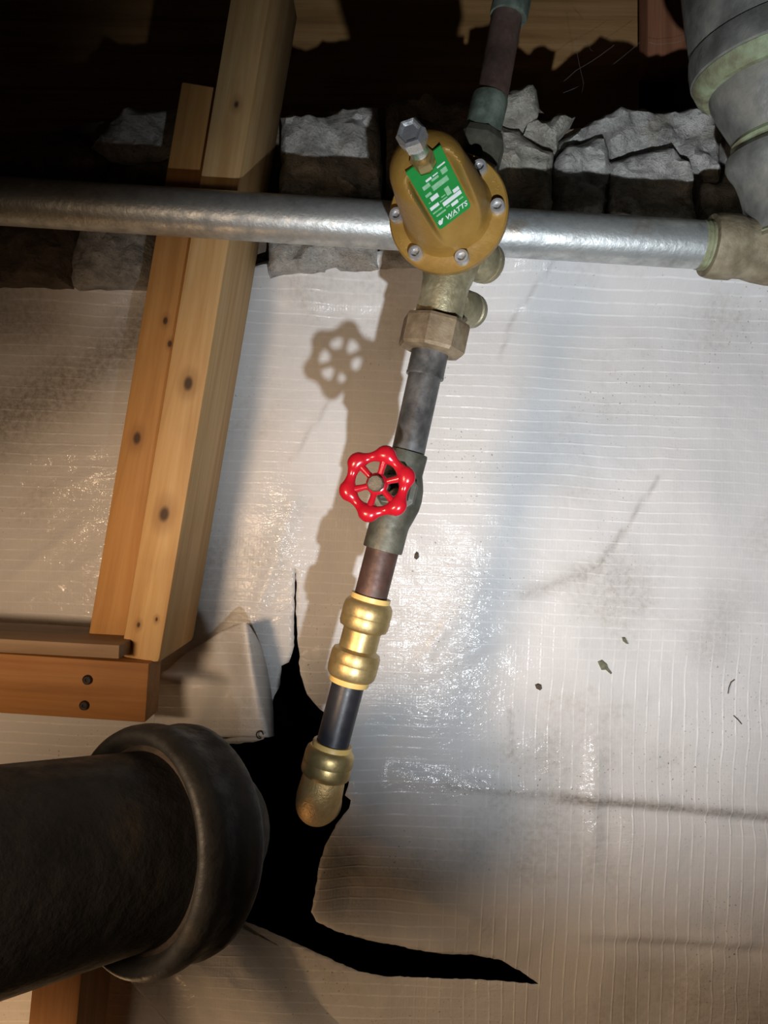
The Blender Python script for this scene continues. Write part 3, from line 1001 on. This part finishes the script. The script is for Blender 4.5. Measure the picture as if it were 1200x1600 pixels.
text('WATTS', 0.0062, -0.0062, 0.0030, M['print'], plate, 0.25, 0.00012, 0.86)
lab('logo_mark', [(-0.0118, 0.0030), (-0.0098, 0.0030), (-0.0072, 0.0073), (-0.0088, 0.0073), (-0.0094, 0.0060), (-0.0098, 0.0073), (-0.0112, 0.0073), (-0.0116, 0.0058), (-0.0122, 0.0073)], zt, M['print'], plate, 0.0002)
lab('logo_mark', rect(-0.004, 0.0018, 0.004, 0.0025), zt, M['print_dim'], plate, 0.0002)
lab('print_block', rect(-0.0030, 0.0155, 0.0118, 0.0192), zt, M['print'], plate, 0.0002)
lab('print_block', rect(0.0070, 0.0200, 0.0118, 0.0232), zt, M['print'], plate, 0.0002)
lab('print_block', rect(-0.0120, 0.0195, -0.0050, 0.0225), zt, M['print'], plate, 0.0002)
lab('print_block', rect(-0.0085, 0.0262, -0.0025, 0.0300), zt, M['print'], plate, 0.0002)
lab('print_block', rect(0.0018, 0.0105, 0.0072, 0.0135), zt, M['print'], plate, 0.0002)
for (x0, y0, x1, y1) in ((-0.012, 0.0155, -0.0045, 0.0168), (-0.0108, 0.0115, -0.003, 0.0130), (0.0025, 0.0215, 0.006, 0.0290), (-0.004, 0.0208, 0.002, 0.0218), (-0.0016, 0.0235, 0.0016, 0.0245), (0.008, 0.0115, 0.0115, 0.0128),
                         (-0.0105, 0.0320, -0.006, 0.0345), (-0.004, 0.0330, 0.0085, 0.0375), (-0.0095, 0.0385, -0.004, 0.0420), (0.006, 0.0400, 0.0105, 0.0445), (-0.002, 0.0405, 0.0035, 0.0425), (-0.011, 0.0262, -0.0095, 0.0270), (-0.0020, 0.0128, 0.0008, 0.0142)):
    lab('print_line', rect(x0, y0, x1, y1), zt, M['print_dim'], plate, 0.0002)
for (x0, y0, x1, y1) in ((-0.0055, 0.0432, -0.001, 0.0450), (0.0, 0.0436, 0.004, 0.0446), (0.005, 0.0470, 0.0112, 0.0482)):
    lab('print_line', rect(x0, y0, x1, y1), zt, M['print'], plate, 0.0002)
# flange bolts
bolt_ang = [49, -2, -72, -128, 180, 118]
e1 = V(1, 0, 0)
e1 = (e1 - n * e1.dot(n)).normalized()
e2 = V(0, 1, 0)
e2 = (e2 - n * e2.dot(n) - e1 * e2.dot(e1)).normalized()
for a in bolt_ang:
    a = math.radians(a)
    c = FC + (e1 * math.cos(a) + e2 * math.sin(a)) * 0.0388
    # socket-head: cylinder with a hollow in the top
    vs, fs = lathe((c, e1, e2, n), [(0.0056, 0.0085), (0.0056, 0.0150), (0.0050, 0.0160), (0.0034, 0.0160), (0.0030, 0.0125), (0.0012, 0.0125), (0.0010, 0.0140)], 24)
    obj('bolt', vs, fs, M['bolt'], reg)
# raised casting marks on the flange rim
for a0, sc in ((26, 1), (17, .9), (205, 1), (215, .8)):
    for k in range(3):
        a = math.radians(a0 + k * 2.1)
        c = FC + (e1 * math.cos(a) + e2 * math.sin(a)) * (0.0415 - 0.0012 * (k % 2)) + n * 0.0092
        tdir = (e1 * -math.sin(a + k) + e2 * math.cos(a + k))
        vs, fs = tube_path([c - tdir * 0.0014 * sc, c + tdir * 0.0014 * sc], [0.0005, 0.0005], 8)
        obj('casting_mark', vs, fs, M['gold'], reg)
# adjusting screw
hx = (FC, e1, e2, n)
vs, fs = lathe(hx, [(0.0080, 0.094), (0.0083, 0.0955), (0.0083, 0.1025), (0.0074, 0.1040)], 6, 0.3)
o = obj('lock_nut', vs, fs, M['brass'], reg, 20)
o['label'] = 'brass lock nut'
vs, fs = lathe(hx, [(0.0047, 0.102), (0.0047, 0.1105)], 24)
obj('screw_shank', vs, fs, M['brass'], reg)
vs, fs = lathe(hx, [(0.0055, 0.1095), (0.0062, 0.1102), (0.0062, 0.1185), (0.0070, 0.1200)], 24)
obj('screw_collar', vs, fs, M['chrome'], reg)
vs, fs = lathe(hx, [(0.0068, 0.1195), (0.0092, 0.1235), (0.0094, 0.1340), (0.0078, 0.1365), (0.0066, 0.1360), (0.0050, 0.1345)], 6, 0.2)
o = obj('screw_head', vs, fs, M['chrome'], reg, 15)
o['label'] = 'chrome hexagonal adjusting screw head'
# union nuts
vs, fs = between(Q(683.5, 500, 0.602), Q(673, 548, 0.602), lambda L: [(0.0215, -0.0005), (0.0268, 0.0005), (0.0278, 0.003), (0.0278, L - 0.002), (0.0262, L + 0.0005), (0.0210, L + 0.002), (0.0185, L + 0.002)], 8, 0.25)
o = obj('union_nut', vs, fs, M['nut_bronze'], reg, 15)
o['label'] = 'brown bronze octagonal union nut'
vs, fs = between(Q(738, 266, 0.602), Q(752, 208, 0.602), lambda L: [(0.0170, 0), (0.0215, 0.002), (0.0220, L - 0.008), (0.0195, L - 0.002), (0.0155, L)], 8, 0.2)
obj('union_nut', vs, fs, M['bronze_dark'], reg, 15)
vs, fs = between(Q(673, 546, 0.602), Q(663.5, 589, 0.602), lambda L: [(0.0150, 0), (0.0152, L - 0.003), (0.0156, L - 0.002), (0.0154, L), (0.0136, L)], 40)
obj('tailpiece', vs, fs, M['copper_dull'], reg)

# middle copper pipe
vs, fs = rod(Q(664.5, 584), Q(636, 714), 0.01345, 40)
o = obj('copper_pipe', vs, fs, M['copper_dull'])
tag(o, 'dark tarnished copper pipe between the bronze union nut and the red wheel valve', 'pipe')

# gate valve
gv = thing('gate_valve', 'bronze gate valve with a red six-lobed handwheel', 'valve', Q(597, 860))
ga_, gb_ = Q(597.5, 860), Q(638, 706)
vs, fs = between(ga_, gb_, lambda L: [(0.0137, 0), (0.0160, 0.0004), (0.0163, 0.002), (0.0162, L * 0.24), (0.0166, L * 0.28), (0.0185, L * 0.36), (0.0205, L * 0.46), (0.0210, L * 0.55), (0.0200, L * 0.66),
                                      (0.0180, L * 0.74), (0.0162, L * 0.80), (0.0163, L - 0.002), (0.0160, L - 0.0004), (0.0137, L)], 48)
obj('body', vs, fs, M['bronze_dark'], gv)
BC = P(624, 768, 0.596)
WC = P(589, 756, 0.517)
wn = (WC - BC).normalized()
Lw = (WC - BC).length
vs, fs = lathe(frame(BC, wn), [(0.0165, 0.004), (0.0180, 0.016), (0.0190, 0.018), (0.0190, 0.026), (0.0150, 0.027), (0.0120, 0.034)], 8, 0.3)
obj('bonnet', vs, fs, M['bronze_dark'], gv, 15)
vs, fs = lathe(frame(BC, wn), [(0.0105, 0.031), (0.0112, 0.033), (0.0112, 0.046), (0.0095, 0.049), (0.0070, 0.050)], 6, 0.1)
obj('packing_nut', vs, fs, M['bronze_dark'], gv, 15)
vs, fs = rod(BC + wn * 0.046, WC + wn * 0.003, 0.0040, 20)
obj('stem', vs, fs, M['stem'], gv)
# handwheel
o_, wx, wy, wz = frame(WC, wn, V(1, 0, 0))
ph0 = math.radians(12.5)
pts, rad = [], []
NW = 144
vs, fs = [], []
SEGW = 16
for k in range(NW):
    a = 2 * math.pi * k / NW
    c6 = math.cos(6 * (a - ph0))
    c6 = math.copysign(abs(c6) ** 0.75, c6)
    R = 0.0204 + 0.0011 * c6
    rr = 0.0049 + 0.0015 * c6
    rr = max(rr, 0.0034)
    er = wx * math.cos(a) + wy * math.sin(a)
    for j in range(SEGW):
        b = 2 * math.pi * j / SEGW
        vs.append(WC + er * (R + rr * math.cos(b)) + wz * (rr * 0.80 * math.sin(b)))
for k in range(NW):
    k2 = (k + 1) % NW
    for j in range(SEGW):
        j2 = (j + 1) % SEGW
        fs.append((k * SEGW + j, k2 * SEGW + j, k2 * SEGW + j2, k * SEGW + j2))
parts = [(vs, fs)]
for k in range(6):
    a = ph0 + math.pi / 3 * k
    er = wx * math.cos(a) + wy * math.sin(a)
    parts.append(tube_path([WC + er * 0.0045 - wz * 0.0015, WC + er * 0.010 - wz * 0.0005, WC + er * 0.0185], [0.0028, 0.0022, 0.0030], 12))
parts.append(lathe((WC, wx, wy, wz), [(0.0066, -0.0055), (0.0078, -0.003), (0.0078, 0.0008), (0.0066, 0.0022)], 28))
wheel = obj('handwheel', *merge(*parts), M['red'], gv, 60)
wheel['label'] = 'glossy red handwheel with six lobes'
vs, fs = lathe((WC, wx, wy, wz), [(0.0056, 0.0010), (0.0060, 0.0020), (0.0060, 0.0052), (0.0052, 0.0062)], 10)
obj('wheel_nut', vs, fs, M['stem'], wheel, 20)

# short copper pipe below the valve
vs, fs = rod(Q(600, 850), Q(577, 940), 0.01345, 40)
o = obj('copper_pipe', vs, fs, M['copper_red'])
tag(o, 'short reddish copper pipe between the gate valve and the brass coupling', 'pipe')

# brass push-fit coupling
pc = thing('push_fit_coupling', 'straight brass push-fit coupling joining copper and black plastic pipe', 'coupling', Q(546, 1070))
ca, cb = Q(545, 1066), Q(580, 932)
vs, fs = between(ca, cb, lambda L: [(0.0140, 0.003), (0.0166, 0.0035), (0.0178, 0.0042), (0.0197, 0.0068), (0.0203, 0.0110), (0.0203, 0.0160), (0.0201, 0.0165), (0.0203, 0.0170), (0.0202, 0.0235), (0.0192, 0.0262), (0.0170, 0.0270), (0.0156, 0.0285),
                                    (0.0156, L - 0.0285), (0.0170, L - 0.0270), (0.0192, L - 0.0262), (0.0202, L - 0.0235), (0.0203, L - 0.0170), (0.0201, L - 0.0165), (0.0203, L - 0.0160), (0.0203, L - 0.0110), (0.0197, L - 0.0068), (0.0178, L - 0.0042), (0.0166, L - 0.0035), (0.0140, L - 0.003)], 56)
obj('body', vs, fs, M['brass'], pc, 40)
cd = (cb - ca).normalized()
for (p, q) in ((ca - cd * 0.0010, ca + cd * 0.0060), (cb - cd * 0.0060, cb + cd * 0.0006)):
    vs, fs = between(p, q, lambda L: [(0.0137, 0), (0.0160, 0.0002), (0.0164, 0.0012), (0.0164, L)], 48)
    obj('release_ring', vs, fs, M['tan_ring'], pc)

# black plastic pipe
vs, fs = rod(Q(549, 1050), Q(516, 1176), 0.0134, 40)
o = obj('plastic_pipe', vs, fs, M['black_pex'])
tag(o, 'short black plastic pipe between brass coupling and brass elbow', 'pipe')

# brass push-fit elbow
el = thing('push_fit_elbow', 'brass push-fit elbow turning into the dark hole in the sheet', 'elbow', Q(492, 1290))
ea, eb = Q(519.5, 1163), Q(508, 1208)
vs, fs = between(eb, ea, lambda L: [(0.0150, -0.006), (0.0172, -0.003), (0.0196, -0.001), (0.0204, 0.002), (0.0204, 0.0085), (0.0202, 0.009), (0.0204, 0.0095), (0.0203, 0.0150), (0.0195, 0.0190), (0.0172, 0.0212), (0.0168, 0.0215), (0.0140, 0.0216)], 56)
obj('collar', vs, fs, M['brass'], el, 40)
ed = (ea - eb).normalized()
vs, fs = between(ea - ed * 0.004, ea + ed * 0.0015, lambda L: [(0.0164, 0), (0.0164, L - 0.001), (0.0158, L), (0.0136, L)], 48)
obj('release_ring', vs, fs, M['tan_ring'], el)
# body: down, round the bend, then back into the wall
pts, rad = [], []
p0 = eb + ed * 0.002
pts += [p0, p0 - ed * 0.007]
rad += [0.0172, 0.0176]
bend_r = 0.0185
c0 = p0 - ed * 0.010
back = (V(-0.06, -0.34, 1)).normalized()
cc = c0 + back * bend_r
for k in range(0, 11):
    a = math.pi / 2 * k / 10
    pts.append(cc - back * bend_r * math.cos(a) - ed * bend_r * math.sin(a))
    rad.append(0.0178 + 0.0008 * math.sin(2 * a))
pts.append(pts[-1] + back * 0.035)
rad.append(0.0176)
vs, fs = tube_path(pts, rad, 40)
obj('bend', vs, fs, M['brass_cast'], el, 60)
q = pts[-1]
vs, fs = lathe(frame(q, back), [(0.017, -0.004), (0.0200, -0.001), (0.0204, 0.006), (0.0203, 0.018), (0.017, 0.022), (0.0140, 0.022)], 48)
obj('collar', vs, fs, M['brass'], el)
vs, fs = rod(q + back * 0.015, q + back * 0.55, 0.0134, 32)
o = obj('plastic_pipe', vs, fs, M['black_pex'])
tag(o, 'black plastic pipe running back from the brass elbow into the dark hole', 'pipe')

# ------------------------------------------------------------------ black soil pipe
sp = thing('soil_pipe', 'big black cast iron soil pipe with a wide hub at lower left', 'pipe', P(250, 1495, 0.47))
HC = P(252, 1316, 0.47)
pn = V(0.60, -0.17, 0.78).normalized()
vs, fs = between(HC - pn * 0.34, HC + pn * 0.01, lambda L: [(0.0568, 0), (0.0568, L)], 64)
obj('pipe', vs, fs, M['iron'], sp)
vs, fs = lathe(frame(HC, pn), [(0.0585, -0.014), (0.0625, -0.0215), (0.0655, -0.0250), (0.0685, -0.0255), (0.0712, -0.0235), (0.0730, -0.0190), (0.0736, -0.0130), (0.0732, -0.0080), (0.0722, -0.004), (0.0715, 0.002), (0.0715, 0.010), (0.0722, 0.013), (0.0715, 0.019), (0.0680, 0.024), (0.0600, 0.026), (0.050, 0.026)], 72)
obj('hub', vs, fs, M['iron'], sp, 80)
# lead joint inside the hub mouth
vs, fs = lathe(frame(HC, pn), [(0.0566, -0.0175), (0.0585, -0.0180), (0.0600, -0.0170), (0.0620, -0.0150), (0.058, -0.010)], 64)
obj('joint', vs, fs, mottled('rusty_joint', (0.014, 0.010, 0.007), (0.032, 0.021, 0.014), 60, (0.7, 0.9), 0, 0.0015, 120), sp)
# bend carrying on into the wall behind the hub
hp = HC + pn * 0.024
pts = []
d0, d1 = pn, V(-0.26, -0.43, 1).normalized()
p = hp - pn * 0.01
for k in range(13):
    s = min(1, 0.35 + k / 4)
    dd = (d0 * (1 - s) + d1 * s).normalized()
    pts.append(p.copy())
    p += dd * (0.011 if k < 10 else 0.16)
vs, fs = tube_path(pts, [0.0500] * 13, 40)
obj('bend', vs, fs, M['iron'], sp, 60)

# ------------------------------------------------------------------ small things
def on_sheet(px, py, lift=0.0012):
    return P(px, py, SD) - Vector((0, sheet_off(px, py) + lift, 0))
def flake(name, poly, mat, seed):
    c = (sum(p[0] for p in poly) / len(poly), sum(p[1] for p in poly) / len(poly))
    k = len(poly)
    vs = [on_sheet(x, y, 0.0012 + 0.0006 * noise3(x, y, seed)) for x, y in poly] + [on_sheet(c[0] + (x - c[0]) * .8, c[1] + (y - c[1]) * .8, 0.0030 + 0.0008 * noise3(x, y, seed)) for x, y in poly]
    fs = [tuple(range(k - 1, -1, -1)), tuple(range(k, 2 * k))] + [(i, (i + 1) % k, k + (i + 1) % k, k + i) for i in range(k)]
    return obj(name, vs, fs, mat, None, 60)
o = flake('leaf_fragment', [(934, 1034), (941, 1031), (949, 1038), (951, 1044), (957, 1052), (955, 1054), (947, 1047), (940, 1047)], M['leaf'], 1)
tag(o, 'greyish green leaf fragment stuck on the white sheet', 'leaf')
o = flake('dirt_crumb', [(836, 1070), (841, 1068), (846, 1070), (847, 1076), (844, 1079), (838, 1076)], M['crumb'], 2)
tag(o, 'round brown crumb stuck on the sheet, left of the leaf fragment', 'crumb')
o = flake('dirt_crumb', [(648, 866), (651, 862), (654, 864), (655, 871), (651, 875), (647, 872)], M['crumb'], 3)
tag(o, 'brown crumb stuck on the sheet right of the gate valve', 'crumb')
o = flake('dirt_crumb', [(972, 996), (977, 996), (981, 1003), (983, 1007), (979, 1006), (974, 1002)], M['leaf'], 4)
tag(o, 'small greyish crumb stuck on the sheet above the leaf fragment', 'crumb')
vs, fs = tube_path([on_sheet(1148, 1062, 0.002), on_sheet(1142, 1066, 0.003), on_sheet(1139, 1074, 0.003), on_sheet(1138, 1084, 0.002)], [0.0005] * 4, 8)
tag(obj('twig', vs, fs, M['crumb']), 'tiny hooked dark twig on the sheet near the right edge', 'twig')
vs, fs = tube_path([on_sheet(1146, 1118, 0.002), on_sheet(1152, 1124, 0.003), on_sheet(1158, 1131, 0.002)], [0.0005] * 3, 8)
tag(obj('twig', vs, fs, M['crumb']), 'tiny straight dark twig on the sheet near the right edge', 'twig')
# bent wire eye under the flap
c = P(406, 1148, 0.758)
pts = [c + V(math.cos(a) * 0.0035, math.sin(a) * 0.0035, 0.001 * math.sin(a)) for a in [math.radians(k * 30) for k in range(11)]]
vs, fs = tube_path(pts, [0.0007] * 11, 8)
tag(obj('wire_eye', vs, fs, M['screw']), 'tiny dark wire loop at the foot of the folded sheet flap', 'wire')
# strip added for the dark shaded gap above the hem, plus a loose end
shade_strip = thing('gap_shade_strip', 'thin black strip drawn as the shaded gap along the sheet top, with a loose end', 'shade_strip', on_sheet(480, 412))
def strip_pts(pp):
    q = [on_sheet(x, y, 0.004) for x, y in pp]
    out = []
    for i in range(len(q) - 1):
        for k in range(4):
            out.append(q[i].lerp(q[i + 1], k / 4))
    return out + [q[-1]]
cp = strip_pts([(402, 421), (425, 418), (450, 413), (472, 410), (495, 413), (520, 414), (550, 411), (584, 409)])
obj('strand', *tube_path(cp, [0.0014] * len(cp), 8), M['screw'], shade_strip, 60)
cp = strip_pts([(478, 411), (495, 416), (508, 420), (521, 424)])
obj('strand', *tube_path(cp, [0.0011 - 0.0007 * i / len(cp) for i in range(len(cp))], 8), M['screw'], shade_strip, 60)
# bits of dirt on the plank edge
for (x, y, lab_) in ((12, 990, 'dark crumb on the plank at the left picture edge'), (122, 1004, 'dark crumb on the plank beside the post')):
    c = P(x, y, 0.745)
    vs, fs = [], []
    bm = bmesh.new()
    bmesh.ops.create_icosphere(bm, subdivisions=2, radius=0.0042)
    for v in bm.verts:
        v.co *= 1 + 0.5 * noise3(v.co.x * 300 + x, v.co.y * 300, v.co.z * 300)
    vs = [v.co + c for v in bm.verts]
    fs = [tuple(v.index for v in f.verts) for f in bm.faces]
    bm.free()
    tag(obj('dirt_crumb', vs, fs, M['screw']), lab_, 'crumb')
# cobweb strands
def web(name, label, strands):
    parts = []
    for pts in strands:
        q = [P(*p) for p in pts]
        pp = []
        for i in range(len(q) - 1):
            for s in range(5):
                a = q[i].lerp(q[i + 1], s / 5)
                pp.append(a + Vector((0, 0, -0.002 * math.sin(math.pi * s / 5))))
        pp.append(q[-1])
        parts.append(tube_path(pp, [0.00013] * len(pp), 6))
    r_ = thing(name, label, 'cobweb', P(*strands[0][0]))
    for p_ in parts:
        obj('strand', *p_, M['web'], r_)
web('cobweb', 'thin cobweb strands in the dark gap above the grey stones', [
    [(908, 52, 1.0), (920, 70, .98), (926, 80, .97)], [(850, 150, .98), (900, 110, 1.0), (960, 70, 1.02)], [(880, 145, .98), (930, 120, 1.0), (1000, 66, 1.03)],
    [(898, 62, 1.0), (912, 130, .96), (905, 165, .92)], [(1014, 66, 1.08), (1040, 68, 1.08), (1075, 60, 1.08)]])
web('cobweb', 'single long cobweb strand hanging at the top left', [[(28, 20, .95), (40, 60, .95), (34, 130, .94), (20, 190, .93), (22, 235, .92)], [(148, 80, .95), (156, 120, .95)]])
